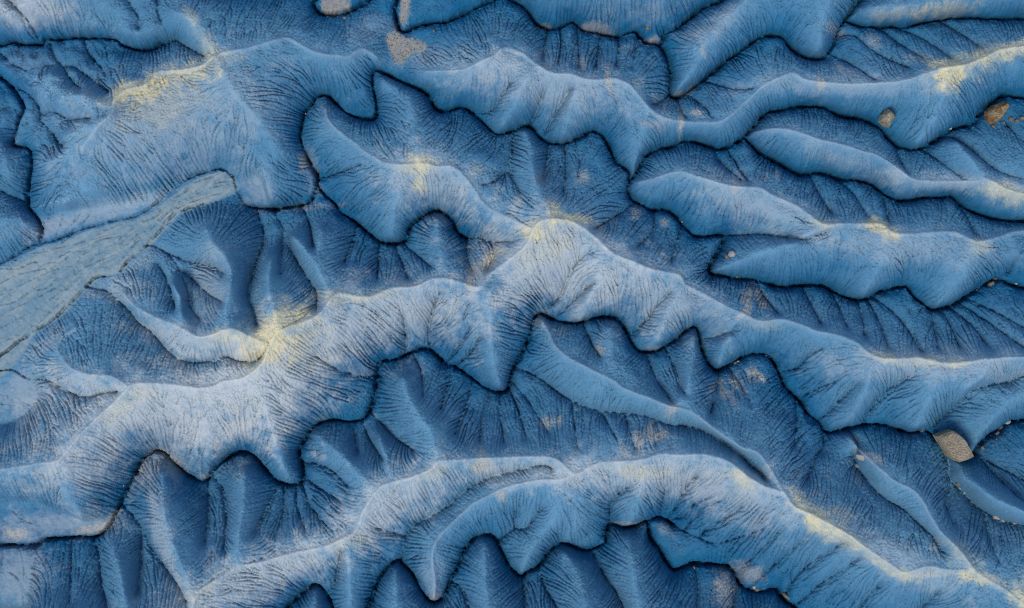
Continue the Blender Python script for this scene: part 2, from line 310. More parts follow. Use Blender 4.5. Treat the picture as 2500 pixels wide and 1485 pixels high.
BRAIDS = [
 [(0,745),(40,735),(75,712),(120,700),(150,672),(205,655),(235,622),(290,598),(315,572)],[(0,655),(45,655),(80,640),(125,640),(165,615),(215,610),(245,585),(300,575)],
 [(20,860),(60,800),(95,790),(120,755),(170,700),(200,690),(240,655),(262,650)],[(350,540),(385,525),(405,495),(450,470),(470,448),(520,430)],[(60,720),(90,700),(95,675),(140,655)],
 [(0,720),(60,690),(130,660),(200,640),(270,600),(330,555)],[(0,768),(70,735),(140,700),(175,672),(230,640),(280,620),(340,570)],
 [(0,800),(60,770),(110,740),(160,700),(190,665),(215,640)],[(0,835),(50,815),(100,780),(130,755),(165,725)],[(80,700),(110,668),(150,640),(170,625)],
 [(330,590),(370,550),(420,512),(470,480),(520,450),(560,440)],[(290,640),(340,585),(390,540),(430,500),(480,468),(540,452)],[(400,545),(440,505),(490,485),(540,470)],
 [(190,560),(130,607),(70,620),(30,640)],[(280,570),(220,585),(150,602),(90,612)],[(0,690),(50,668),(110,655)],[(235,600),(200,625),(185,655),(160,680)],
 [(0,868),(40,838),(70,822)],[(300,545),(260,560),(230,580)],
 [(64,515),(80,560)],[(130,508),(110,560),(98,588)],[(160,505),(150,545),(135,583)],[(205,500),(190,530),(150,580)],[(230,498),(215,530),(172,568)],
 [(214,701),(255,712),(245,700),(225,690)],[(168,743),(215,745),(265,742),(290,742)],[(230,690),(280,715),(300,750)],
 [(100,975),(60,990),(0,985)],[(90,1000),(40,970),(0,962)],[(30,1245),(60,1270),(100,1283)],[(0,1280),(60,1272)],
 [(50,1340),(60,1385),(60,1440),(80,1485)],[(0,1395),(30,1400),(55,1430),(60,1485)],[(10,1340),(5,1380)],
]

U = 0.04                                  # metres per plan unit
X0, X1, Y0, Y1 = -80, 2580, -80, 1565    # plan window that is modelled finely
STEP = 1.75
rng = np.random.default_rng(7)

def sample(pts, step=1.2):
    p = np.asarray(pts, float)
    # Catmull-Rom through the survey points, so the courses bend smoothly
    P = np.vstack([2*p[0]-p[1], p, 2*p[-1]-p[-2]])
    out = []
    for i in range(1, len(P)-2):
        n = max(2, int(np.hypot(*(P[i+1]-P[i]))/step))
        t = np.linspace(0, 1, n, endpoint=False)[:, None]
        a, b, c, d = P[i-1], P[i], P[i+1], P[i+2]
        out.append(.5*((2*b)+(-a+c)*t+(2*a-5*b+4*c-d)*t*t+(-a+3*b-3*c+d)*t**3))
    out.append(p[-1:])
    return np.vstack(out)

def mindist(q, pts):
    r = np.empty(len(q))
    for i in range(0, len(q), 500):
        r[i:i+500] = np.sqrt(((q[i:i+500, None]-pts[None])**2).sum(2).min(1))
    return r

def crest_h(d):                          # height above the streams, d in plan units
    m = d*U
    return 1.15*m**0.88

def regional(x):                         # the whole valley falls gently to the left
    return (x-1250)*U*0.012

def toplan(p, z):                        # plan point seen from overhead -> true ground position
    k = (CAM_H-z)/(CAM_H-REF_Z)
    out = np.empty_like(p)
    out[:, 0] = 1250+(p[:, 0]-1250)*k
    out[:, 1] = 742.5+(p[:, 1]-742.5)*k
    return out

def fft_noise(shape, beta, lo, hi, seed):
    g = np.random.default_rng(seed).standard_normal(shape).astype(np.float32)
    fy = np.fft.fftfreq(shape[0])[:, None]; fx = np.fft.rfftfreq(shape[1])[None]
    f = np.sqrt(fx*fx+fy*fy); f[0, 0] = 1
    filt = f**(-beta)*np.exp(-(f*lo)**2)*(1-np.exp(-(f*hi)**2)); filt[0, 0] = 0
    n = np.fft.irfft2(np.fft.rfft2(g)*filt, s=shape)
    return (n/n.std()).astype(np.float32)

def gauss(a, s):
    fy = np.fft.fftfreq(a.shape[0]*1)[:, None]; fx = np.fft.rfftfreq(a.shape[1])[None]
    p = int(4*s)+2
    b = np.pad(a, p, mode='edge')
    fy = np.fft.fftfreq(b.shape[0])[:, None]; fx = np.fft.rfftfreq(b.shape[1])[None]
    r = np.fft.irfft2(np.fft.rfft2(b)*np.exp(-2*(np.pi*s)**2*(fx*fx+fy*fy)), s=b.shape)
    return r[p:-p, p:-p].astype(np.float32)

def upsample(a, shape):
    H, W = a.shape
    y = np.linspace(0, H-1, shape[0]); x = np.linspace(0, W-1, shape[1])
    y0 = np.clip(y.astype(int), 0, H-2); x0 = np.clip(x.astype(int), 0, W-2)
    ty = (y-y0)[:, None]; tx = (x-x0)[None]
    r = a[y0]*(1-ty)+a[y0+1]*ty
    return (r[:, x0]*(1-tx)+r[:, x0+1]*tx).astype(np.float32)

def polymask(poly, xs, ys):
    m = np.zeros((len(ys), len(xs)), bool)
    n = len(poly)
    X = xs[None]; Y = ys[:, None]
    for i in range(n):
        x1, y1 = poly[i]; x2, y2 = poly[(i+1) % n]
        if y1 == y2: continue
        c = ((Y >= min(y1, y2)) & (Y < max(y1, y2)))
        m ^= c & (X < (x2-x1)*(Y-y1)/(y2-y1)+x1)
    return m

def bil(a, x, y):
    x0 = x.astype(np.int32); y0 = y.astype(np.int32); W = a.shape[1]
    tx = x-x0; ty = y-y0; k = y0*W+x0; f = a.ravel()
    return (f[k]*(1-tx)+f[k+1]*tx)*(1-ty)+(f[k+W]*(1-tx)+f[k+W+1]*tx)*ty

def rain(h, soft, n, steps, passes, depth, d0, blur, seed):
    """Rain drops run down the slopes; where they gather they cut rills, which gather more of them."""
    H, W = h.shape
    r = np.random.default_rng(seed)
    total = np.zeros((H, W), np.float32)
    sl0 = None
    for p in range(passes):
        hs = gauss(h, blur)
        gy, gx = np.gradient(hs)
        m = np.sqrt(gx*gx+gy*gy)+1e-6
        if sl0 is None: sl0 = np.clip(m/np.median(m), .15, 1.2).astype(np.float32)
        x = r.uniform(2, W-3, n).astype(np.float32); y = r.uniform(2, H-3, n).astype(np.float32)
        vx = np.zeros(n, np.float32); vy = np.zeros(n, np.float32)
        cnt = np.zeros(H*W, np.float32); buf = []
        last = np.full(n, 1e3, np.float32)
        ux = (-gx/m).astype(np.float32); uy = (-gy/m).astype(np.float32)
        for s in range(steps):
            k = y.astype(np.int32)*W+x.astype(np.int32)
            vx = .6*vx+ux.ravel()[k]; vy = .6*vy+uy.ravel()[k]
            q = np.sqrt(vx*vx+vy*vy)+1e-6
            nx = x+vx/q; ny = y+vy/q
            k2 = np.clip(np.rint(ny).astype(np.int32), 0, H-1)*W+np.clip(np.rint(nx).astype(np.int32), 0, W-1)
            hv = hs.ravel()
            ok = (nx > 2) & (nx < W-3) & (ny > 2) & (ny < H-3) & (m.ravel()[k] > .02) & (hv[k2] < last+.02)
            x = nx[ok]; y = ny[ok]; vx = vx[ok]; vy = vy[ok]; last = np.minimum(last, hv[k2])[ok]
            buf.append((np.rint(y).astype(np.int32)*W+np.rint(x).astype(np.int32)))
            if s % 20 == 19 or s == steps-1:
                cnt += np.bincount(np.concatenate(buf), minlength=H*W); buf = []
        c = np.minimum(cnt.reshape(H, W)/(n/(H*W)), 70)
        cut = np.log1p(np.maximum(c-d0*.5, 0)/d0).astype(np.float32)**1.5*depth*soft*sl0
        cut = gauss(cut, .33)
        h = h-cut; total += cut
    return h, total

def threads(h, seed):
    """drainage area of every cell, by steepest descent with a little randomness to hide the grid"""
    H, W = h.shape; n = H*W
    noise = np.random.default_rng(seed).random((H, W), dtype=np.float32)
    hp = np.pad(h, 1, constant_values=1e3).astype(np.float32)
    best = np.zeros((H, W), np.float32); base = np.arange(n, dtype=np.int32).reshape(H, W); rec = base.copy()
    for dy in (-1, 0, 1):
        for dx in (-1, 0, 1):
            if dy == 0 and dx == 0: continue
            s = h-hp[1+dy:1+dy+H, 1+dx:1+dx+W]
            if dx and dy: s = s/(1.9-.9*noise)
            b = s > best
            best[b] = s[b]; rec[b] = base[b]+dy*W+dx
    rec = rec.ravel()
    dist = (rec != base.ravel()).astype(np.int32); ptr = rec.copy()
    for _ in range(12):
        dist += dist[ptr]; ptr = ptr[ptr]
    order = np.argsort(dist, kind='stable')
    b = np.searchsorted(dist[order], np.arange(dist[order[-1]]+2))
    A = np.ones(n, np.float32)
    for l in range(len(b)-2, 0, -1):
        i = order[b[l]:b[l+1]]
        np.add.at(A, rec[i], A[i])
    return A.reshape(H, W)

def crackle(H, W, cell, seed, warp):
    """distance from the nearest crack of a shrunken-clay polygon net (second minus first nearest centre)"""
    r = np.random.default_rng(seed)
    ny, nx = int(H/cell)+4, int(W/cell)+4
    jx = r.random((ny, nx), dtype=np.float32); jy = r.random((ny, nx), dtype=np.float32)
    y, x = np.meshgrid(np.arange(H, dtype=np.float32), np.arange(W, dtype=np.float32), indexing='ij')
    x = x/cell+1.5+warp*fft_noise((H, W), .8, 2.5, 16, seed+1); y = y/cell+1.5+warp*fft_noise((H, W), .8, 2.5, 16, seed+2)
    x = np.clip(x, 1, nx-2.01); y = np.clip(y, 1, ny-2.01)
    ix = x.astype(np.int32); iy = y.astype(np.int32)
    f1 = np.full((H, W), 9, np.float32); f2 = f1.copy()
    for dy in (-1, 0, 1):
        for dx in (-1, 0, 1):
            k = (iy+dy)*nx+ix+dx
            d = np.hypot(ix+dx+jx.ravel()[k]-x, iy+dy+jy.ravel()[k]-y)
            f2 = np.minimum(f2, np.maximum(f1, d)); f1 = np.minimum(f1, d)
    return (f2-f1)*cell

def build():
    t0 = time.time()
    ch = [sample(c) for c in CHANNELS]
    chall = np.vstack(ch)[::3]
    pts = []; val = []; prio = []
    for c in ch:
        z = regional(c[:, 0]); pts.append(toplan(c, z)); val.append(z*0)
    gl = []
    for g, a, b in GULLIES:
        s = sample(g); d = mindist(s, chall)
        L = np.linspace(0, 1, len(s))
        if len(s)*1.2 < 300:                  # side gullies are notches in the slope that die out at the head
            f = np.maximum(a, .12)+(.66-np.maximum(a, .12))*L
        else:
            f = a+(b-a)*L
        z = regional(s[:, 0])+crest_h(d)*f
        p = toplan(s, z); gl.append((p, z)); pts.append(p); val.append(crest_h(d)*f)
    rl = []
    for rr in RIDGES:
        s = sample(rr); d = mindist(s, chall)
        d = np.convolve(np.pad(d, 20, mode='edge'), np.ones(41)/41, mode='valid')
        f = 1.0+0*d if len(rr) > 8 else 1.0+.70*(1-d/d.max())   # spurs bulge
        z = regional(s[:, 0])+crest_h(d)*f
        p = toplan(s, z); rl.append((p, z, crest_h(d)*f)); pts.append(p); val.append(crest_h(d)*f)
    P = np.vstack(pts); V = np.concatenate(val)
    W = int((X1-X0)/STEP)+1; H = int((Y1-Y0)/STEP)+1
    def relax(P, V, levels, flats, bulge):
        # multi-resolution relaxation of a surface hung on the surveyed lines
        h = None
        for f in levels:
            w, hh = W//f, H//f
            sx = (X1-X0)/(w-1); sy = (Y1-Y0)/(hh-1)
            ix = np.clip(np.rint((P[:, 0]-X0)/sx).astype(int), 0, w-1)
            iy = np.clip(np.rint((P[:, 1]-Y0)/sy).astype(int), 0, hh-1)
            ok = (P[:, 0] > X0) & (P[:, 0] < X1) & (P[:, 1] > Y0) & (P[:, 1] < Y1)
            k = iy[ok]*w+ix[ok]
            s = np.bincount(k, V[ok], hh*w); c = np.bincount(k, minlength=hh*w)
            con = (c > 0).reshape(hh, w); cv = (s/np.maximum(c, 1)).reshape(hh, w)
            xs = np.linspace(X0, X1, w); ys = np.linspace(Y0, Y1, hh)
            for poly in flats:
                mk = polymask(poly, xs, ys) & ~con
                con |= mk; cv[mk] = .15
            h = np.full((hh, w), 2.0) if h is None else upsample(h, (hh, w)).astype(float)
            src = bulge*(sx*U)**2
            for _ in range({32: 400, 16: 200, 8: 120, 4: 80, 2: 40}[f]):
                h[con] = cv[con]
                q = np.pad(h, 1, mode='edge')
                h = .25*(q[:-2, 1:-1]+q[2:, 1:-1]+q[1:-1, :-2]+q[1:-1, 2:])+src
            h[con] = cv[con]
        return h
    h = relax(P, V, [32, 16, 8, 4, 2], FLATS, .014)
    # slopes are rounded above and steepen towards the streams
    PR = np.vstack([r_[0] for r_ in rl]); VR = np.concatenate([r_[2] for r_ in rl])
    top = np.maximum(gauss(upsample(relax(PR, VR, [32, 16, 8], [], 0), h.shape), 4), .6)
    u = np.clip(h/top, -.2, 1.25)
    v_ = np.where(u < 1, .55*u+.45*(1-np.abs(1-np.minimum(u, 1))**1.75), 1+.8*(u-1))
    h = np.where(u > 0, v_*top, h)+regional(np.linspace(X0, X1, h.shape[1]))[None]
    h = h.astype(np.float32)
    h = .35*h+.65*gauss(h, 1.6)
    print('base', h.shape, h.min(), h.max(), time.time()-t0)
    w2, h2 = h.shape[1], h.shape[0]
    xs = np.linspace(X0, X1, w2); ys = np.linspace(Y0, Y1, h2)
    flat = np.zeros(h.shape, bool)
    for poly in FLATS: flat |= polymask(poly, xs, ys)
    soft = np.clip(1-gauss(flat.astype(np.float32), 2), 0, 1)
    # uneven ground, then rill erosion
    def groove(lst, radius, step=1.0):
        D = np.full((H, W), 1e3, np.float32)
        R = int(radius/STEP)+2
        off = np.arange(-R, R+1)
        for p in lst:
            ix = np.rint((p[:, 0]-X0)/STEP).astype(int); iy = np.rint((p[:, 1]-Y0)/STEP).astype(int)
            for dy in off:
                for dx in off:
                    jx = ix+dx; jy = iy+dy
                    ok = (jx >= 0) & (jx < W) & (jy >= 0) & (jy < H)
                    d = np.hypot(X0+jx*STEP-p[:, 0], Y0+jy*STEP-p[:, 1])
                    np.minimum.at(D, (jy[ok], jx[ok]), d[ok])
        return D
    h += (.085*soft)*fft_noise(h.shape, 1.5, 6, 44, 3)
    crumple = np.clip(1-np.hypot((np.linspace(X0, X1, h.shape[1])[None]-120)/300, (np.linspace(Y0, Y1, h.shape[0])[:, None]-190)/300), 0, 1)
    h += (.30*crumple*soft)*fft_noise(h.shape, 1.6, 6, 34, 6)      # broken ground in the top left
    h = upsample(h, (H, W)); softf = upsample(soft, (H, W))
    h = gauss(h, .8)
    h0 = h.copy()
    h += .022*fft_noise(h.shape, 0.5, 1.5, 10, 5)*(0.2+.8*softf)
    net = np.exp(-(crackle(H, W, 5.2, 51, .16)/.8)**2)+.55*np.exp(-(crackle(H, W, 3.4, 54, .14)/.7)**2)
    net += .5*np.exp(-(crackle(H, W, 9.0, 58, .2)/1.0)**2)
    amp = softf*np.clip(.75+.35*fft_noise((H, W), 1.2, 4, 60, 57), .2, 1.4)
    Dr = gauss(np.minimum(groove([r_[0][::2] for r_, q_ in zip(rl, RIDGES) if len(q_) > 8], 15), 20), .8)
    smooth_crest = 1-np.exp(-(Dr/8)**2)
    h -= .012*net*amp*(.25+.75*smooth_crest)
    h += .20*np.exp(-(Dr/5)**2)*softf
    h, A = rain(h, (.1+.9*softf)*np.clip(.85+.45*fft_noise((H, W), 1.3, 12, 160, 23), .2, 1.7), 200000, 130, 6, .0085, 5.0, .65, 21)
    slope = np.hypot(*np.gradient(gauss(h, 3)))/(STEP*U)
    area = threads(gauss(h, .8)+.004*rng.standard_normal((H, W)).astype(np.float32), 71)
    ls = np.clip(np.log(np.maximum(area, 1)/11)/np.log(30), 0, 1)
    th = np.where(area > 11, .22+.78*ls**1.4, 0)*np.clip(slope/.5, 0, 1)*softf*np.clip(.9+.35*fft_noise((H, W), 1.2, 8, 120, 72), .3, 1.5)
    h -= .25*gauss(th, .34)
    h -= .095*net*amp*(.5+.5*smooth_crest)
    print('rills', time.time()-t0)
    # incised stream slots
    xs = np.linspace(X0, X1, W); ys = np.linspace(Y0, Y1, H)
    chp = [toplan(c, regional(c[:, 0]))[::2] for c in ch]
    bank = chp[0], chp[1][chp[1][:, 0] < 600]
    chq = [chp[1][chp[1][:, 0] >= 598]]+chp[2:]
    D = groove(chq, 26); Dw = groove(bank, 10)
    h -= .55*np.exp(-(Dw/(2.8+.9*fft_noise((H, W), 1.0, 1, 30, 19)))**2)*np.clip(.8+.5*fft_noise((H, W), 1.2, 6, 80, 20), 0, 1.5)
    gx_ = np.clip((xs-500)/1100, 0, 1)[None]
    h -= (.25+.50*gx_)*np.exp(-(D/12)**2)*softf*np.clip(.9+.3*fft_noise((H, W), 1.2, 10, 100, 18), .3, 1.4)   # inner gorge
    wob = fft_noise((H, W), 1.0, 1, 30, 9)
    h -= 1.7*np.exp(-(D/((3.7+.7*wob)*np.clip(1+.22*fft_noise((H, W), 1.4, 20, 150, 15), .5, 1.5)))**2)*np.clip(.85+.3*fft_noise((H, W), 1, 4, 60, 10), .4, 1.3)
    br = [toplan(sample(b_), regional(np.array(b_)[:, 0]).mean())[::2] for b_ in BRAIDS]
    Db = groove(br, 8)
    h -= .20*np.exp(-(Db/(1.8+.5*wob))**2)*np.clip(.7+.5*fft_noise((H, W), 1, 4, 50, 17), 0, 1.5)
    h += .035*fft_noise((H, W), 1.2, 3, 40, 13)*(1-softf)
    Dg = groove([g[0][::2] for g in gl], 24)
    h -= .50*np.exp(-(Dg/10)**2)*softf*(1-np.exp(-(Dr/16)**2))      # gullies lie in little valleys of their own
    h -= .52*np.exp(-(Dg/(2.2+.5*wob))**2)*np.clip(.8+.3*fft_noise((H, W), 1, 4, 60, 16), .2, 1.3)
    print('done', time.time()-t0)
    return dict(h=h, A=A, Dr=Dr, xs=xs, ys=ys, soft=softf, D=D, rl=rl, gl=gl, chp=chp, chq=chq)
# ---------------------------------------------------------------- ground survey: patches of other ground
# (x, y, half length, half width, turn in degrees, weight)
YELLOW = [(672,832,52,40,60,1),(690,795,55,28,-60,.9),(722,778,50,22,-25,.7),(640,860,30,26,0,.6),(590,815,34,16,10,.45),(560,830,30,14,0,.3),
 (300,240,30,22,-30,1),(350,222,60,26,-18,.9),(430,192,80,30,-8,.6),(520,165,50,30,-20,.45),(400,260,90,50,-20,.30),(520,140,26,14,-20,.5),
 (1030,408,26,26,0,.8),(1026,440,14,34,0,.7),(1000,415,30,14,0,.4),(1160,425,20,10,-50,.3),
 (1302,562,32,20,-30,.8),(1345,524,18,30,0,.7),(1392,540,36,14,5,.95),(1330,600,60,40,-40,.28),
 (2310,188,44,34,-15,1),(2345,155,60,18,-15,.6),(2430,130,70,16,-20,.55),(2500,115,60,18,-20,.6),(2280,160,40,14,30,.4),
 (2145,552,34,15,15,.95),(2168,572,28,14,35,.7),(2012,548,26,12,0,.5),(2390,600,24,16,0,.4),(2480,475,60,26,10,.5),(2440,470,50,14,10,.35),
 (1945,1230,44,14,60,.75),(1990,1275,50,22,35,.8),(2050,1305,40,16,35,.45),(2010,1240,60,14,15,.3),(2110,1345,40,11,35,.35),(2180,1390,50,13,25,.5),
 (2260,1390,60,10,-5,.35),(2370,1398,50,13,5,.6),(2330,1350,50,30,40,.35),(2480,1455,50,22,40,.85),(2500,1420,40,30,0,.4),
 (845,725,60,14,0,.4),(930,720,60,12,-15,.35),(320,985,60,20,-40,.3),(2150,872,34,12,15,.55),(2260,882,60,14,5,.4),(2320,890,34,10,5,.3),
 (500,1440,50,14,-40,.3),(1060,1150,40,16,-20,.25),(850,1320,40,18,-20,.3),(2320,16,60,16,-8,.45),(2200,25,60,12,-5,.3),(700,860,80,40,0,.3),
 (740,820,60,30,-30,.5),(1570,1150,70,18,0,.4),(1800,1160,34,16,40,.6),(1860,790,40,12,0,.2),(2396,145,60,30,-20,.3),
 (470,40,30,12,45,.35),(510,110,34,20,50,.4)]
TAN = [(1187,648,30,15,-50,1),(1149,685,10,26,5,.9),(1160,655,10,20,20,.5),(1218,604,16,8,35,.8),(1483,200,8,26,-8,.8),(1666,300,7,34,2,.8),
 (1600,302,30,14,0,.35),(1710,271,15,10,25,.8),(1828,738,11,34,8,.9),(1858,722,9,32,-12,.8),(1874,735,8,20,-20,.6),(1816,766,24,5,-35,.7),
 (1846,918,14,22,-30,.85),(1862,922,10,14,-40,.8),(1812,944,14,22,-30,.7),(1770,965,8,24,-10,.6),(1740,955,10,16,20,.45),(1790,975,10,20,-15,.5),
 (1561,1080,14,24,-25,.8),(1588,1064,18,20,-25,.7),(1617,1058,14,12,0,.65),(1522,1100,8,22,-30,.6),(1368,1023,6,14,15,.8),(1338,1030,14,12,0,.6),
 (1638,998,16,16,0,.6),(1180,1135,22,16,-20,.75),(1175,1110,8,18,5,.6),(1150,1128,8,10,0,.5),(1225,1208,10,12,-40,.6),(1770,1440,24,34,-10,.6),
 (1838,1405,30,22,10,.5),(1797,452,12,18,10,.6),(1812,432,7,12,-20,.5),(1876,430,8,10,0,.4),(1902,424,6,14,0,.4),(2008,200,8,12,0,.7),
 (1720,128,6,10,-20,.5),(1690,215,20,10,-30,.3),(1465,855,12,12,0,.6),(1270,625,10,20,30,.3),(2135,1120,24,8,30,.6),(2100,1170,10,16,0,.4),
 (1215,470,12,26,-5,.35),(1265,490,8,16,5,.5),(1320,440,14,16,0,.4),(1420,435,16,16,0,.5),(735,392,10,22,0,.7),(1340,160,10,14,0,.3),(1420,150,10,18,0,.4),
 (1480,160,10,18,0,.4),(1560,200,20,14,0,.4),(1330,55,16,7,10,.6),(1460,62,30,10,8,.5),(1595,90,18,10,-20,.6),(1660,222,18,9,-20,.5),(1600,850,20,6,-5,.5),
 (1535,1286,30,6,5,.5),(1060,1468,10,10,0,.4),(2060,70,30,12,20,.3),(2140,90,20,14,20,.4),(2060,165,24,10,20,.4),(1630,1300,20,10,30,.3),(2230,640,0.1,.1,0,0),
 (1555,520,14,18,20,.5),(1625,540,12,12,0,.5),(215,1300,40,9,-8,.7),(260,1270,20,8,-50,.6),(335,1140,30,7,-62,.7),(385,1108,16,9,0,.7),(420,1140,30,8,42,.6),(15,1312,24,14,0,.8),(490,1172,10,6,0,.5)]
PALE = [(420,1010,300,110,-10,.8),(640,950,160,110,-20,.8),(900,800,260,90,-12,.75),(1350,650,180,110,15,.75),(1600,720,160,70,25,.45),(1050,450,120,70,25,.5),
 (420,290,240,110,-15,.35),(640,1400,220,60,-18,.75),(950,1230,160,60,-35,.7),(1300,1150,220,34,0,.5),(1600,1160,240,50,3,.5),(1800,1210,140,60,20,.45),
 (480,830,140,34,10,.65),(520,700,50,80,0,.4),(230,1140,160,60,-10,.5),(1350,210,200,50,12,.4),(1180,170,80,30,-20,.4),(2200,600,200,40,5,.3),
 (1850,500,150,44,20,.4),(400,1290,24,160,-15,.5),(200,930,90,30,15,.45),(60,20,110,40,0,.5),(1560,60,150,50,5,.3),(2100,410,150,28,25,.25),(1050,1440,40,60,0,.2),(2050,205,220,24,0,.3),(2280,890,260,36,2,.4),(2150,1340,200,40,30,.35),(1770,45,60,20,-40,.3),(2300,440,160,20,3,.3)]
SALT = [(95,195,26,18,20,.8),(130,215,34,18,25,.7),(110,245,24,22,0,.6),(150,490,70,5,-8,.8),(330,500,30,5,-15,.6),(30,520,30,5,20,.8),(70,545,16,14,40,.7),
 (245,55,40,6,5,.6),(270,75,14,14,30,.5),(15,340,10,26,0,.5),(155,380,24,7,-15,.5),(110,905,5,26,0,.6),(215,1262,40,6,-15,.7),(30,1180,8,40,10,.5),(300,1175,18,14,30,.4),
 (1255,195,14,12,0,.3),(1395,325,16,8,0,.4),(160,1150,6,30,15,.3)]
SILT_FLATS = [(230,515,190,18,-14,.8),(60,960,80,55,0,.8),(120,1290,150,28,-3,.8),(40,1410,70,70,0,.8),(620,455,36,45,0,.6),(290,700,70,26,15,.8),(330,640,50,20,-30,.6),
 (740,502,70,9,-5,.7),(335,1160,16,70,25,.6),(420,1130,40,20,40,.6),(50,20,110,36,0,.5),(40,140,60,30,0,.2),(110,560,60,16,-20,.7),(755,420,18,60,-15,.5),(1050,140,70,26,0,.4),(900,60,60,30,-20,.3),(100,840,60,20,-30,.7),(240,720,60,14,10,.7)]
SAND = [FLATS[4], FLATS[5], FLATS[6]]

T0 = time.time()
R = build()
h = R['h']; xs = R['xs']; ys = R['ys']; H, W = h.shape
A = R['A']

def patches(lst, seed, rough=.45):
    m = np.zeros((H, W), np.float32)
    wob = fft_noise((H, W), 1.4, 2, 60, seed)
    for (cx, cy, a, b, deg, wgt) in lst:
        if wgt <= 0: continue
        z = regional(cx)+3.0
        k = (CAM_H-z)/(CAM_H-REF_Z)
        cx = 1250+(cx-1250)*k; cy = 742.5+(cy-742.5)*k
        r = max(a, b)*2.2
        i0 = np.searchsorted(xs, cx-r); i1 = np.searchsorted(xs, cx+r)
        j0 = np.searchsorted(ys, cy-r); j1 = np.searchsorted(ys, cy+r)
        if i1 <= i0 or j1 <= j0: continue
        c, s = math.cos(math.radians(deg)), math.sin(math.radians(deg))
        dx = xs[None, i0:i1]-cx; dy = ys[j0:j1, None]-cy
        q = np.sqrt(((dx*c+dy*s)/a)**2+((-dx*s+dy*c)/b)**2)+rough*wob[j0:j1, i0:i1]*.5
        e = np.clip((1.75-q)/1.5, 0, 1); e = e*e*(3-2*e)*wgt
        m[j0:j1, i0:i1] = 1-(1-m[j0:j1, i0:i1])*(1-e)
    return m

def near_lines(lines, scale):
    f = 4
    ww, hh = W//f, H//f
    gx = np.linspace(X0, X1, ww); gy = np.linspace(Y0, Y1, hh)
    P = np.vstack([l[0][::9] for l in lines]).astype(np.float32)
    Q = np.stack(np.meshgrid(gx, gy), 2).reshape(-1, 2).astype(np.float32)
    d = np.empty(len(Q), np.float32)
    for i in range(0, len(Q), 2000):
        q = Q[i:i+2000]
        d[i:i+2000] = ((q[:, None, 0]-P[None, :, 0])**2+(q[:, None, 1]-P[None, :, 1])**2).min(1)
    return upsample(np.sqrt(d).reshape(hh, ww), (H, W))

yellow = patches(YELLOW, 31, .5); tan = patches(TAN, 32, .6); salt = patches(SALT, 34, .9)
pale = patches(PALE, 33)
dcrest = near_lines(R['rl'], 1)
# paler upper slopes: partly dry popcorn crust, partly valley shade painted into the colour
dstream = near_lines([(c, 0) for c in R['chq'] if len(c)], 1)
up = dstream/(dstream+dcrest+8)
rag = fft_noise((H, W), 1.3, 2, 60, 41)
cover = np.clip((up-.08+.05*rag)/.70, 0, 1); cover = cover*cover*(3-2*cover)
weather_shade = np.clip((up-.10+.04*rag)/.85, 0, 1)**.95  # drier upslope; also paints in the shade that deepens towards the streams
silt = patches(SILT_FLATS, 36)
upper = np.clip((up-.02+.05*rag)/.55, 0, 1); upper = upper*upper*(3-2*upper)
crust_shade = np.clip(.42*silt+.80*pale*upper+.14*np.exp(-(R['Dr']/7)**2), 0, 1)  # bleached ground; its fade downslope also paints shade near the streams
def ragged(polys, seed, fray=.13):                  # floor deposits with frayed edges; second value fades out at the rim
    m = np.zeros((H, W), np.float32)
    for p in polys: m = np.maximum(m, polymask(p, xs, ys))
    s = gauss(m, 3.5)+fray*fft_noise((H, W), 1.0, 2, 26, seed)
    return s > .5, np.clip((s-.5)/.4, 0, 1)
sandm, sand_in = ragged(SAND, 61)
washm, wash_in = ragged([WASH], 62, .06)
washm &= ~sandm
inner = np.where(sandm, sand_in, wash_in)
salt = np.where(sandm | washm, inner, salt)
print('masks', time.time()-T0)

# ---------------------------------------------------------------- materials
def new_mat(name):
    m = bpy.data.materials.new(name); m.use_nodes = True
    t = m.node_tree; b = t.nodes['Principled BSDF']
    b.inputs['Roughness'].default_value = .95
    b.inputs['Specular IOR Level'].default_value = .15
    return m, t, b
def N(t, typ, **kw):
    n = t.nodes.new(typ)
    for k, v in kw.items():
        if k in n.inputs: n.inputs[k].default_value = v
        else: setattr(n, k, v)
    return n
def mix(t, fac, a, b):
    n = t.nodes.new('ShaderNodeMix'); n.data_type = 'RGBA'
    for sock, v in ((n.inputs[0], fac), (n.inputs[6], a), (n.inputs[7], b)):
        if isinstance(v, bpy.types.NodeSocket): t.links.new(v, sock)
        else: sock.default_value = v if not isinstance(v, tuple) else (*v, 1)
    return n.outputs[2]
def math_(t, op, a, b=0.0, clamp=False):
    n = t.nodes.new('ShaderNodeMath'); n.operation = op; n.use_clamp = clamp
    for sock, v in ((n.inputs[0], a), (n.inputs[1], b)):
        if isinstance(v, bpy.types.NodeSocket): t.links.new(v, sock)
        else: sock.default_value = v
    return n.outputs[0]
def noise(t, co, scale, detail=4, rough=.6, dist=0):
    n = N(t, 'ShaderNodeTexNoise', Scale=scale, Detail=detail, Roughness=rough, Distortion=dist)
    t.links.new(co, n.inputs['Vector']); return n.outputs['Fac']
def ramp(t, v, lo, hi):
    n = t.nodes.new('ShaderNodeMapRange'); n.interpolation_type = 'SMOOTHSTEP'
    t.links.new(v, n.inputs[0]); n.inputs[1].default_value = lo; n.inputs[2].default_value = hi
    return n.outputs[0]

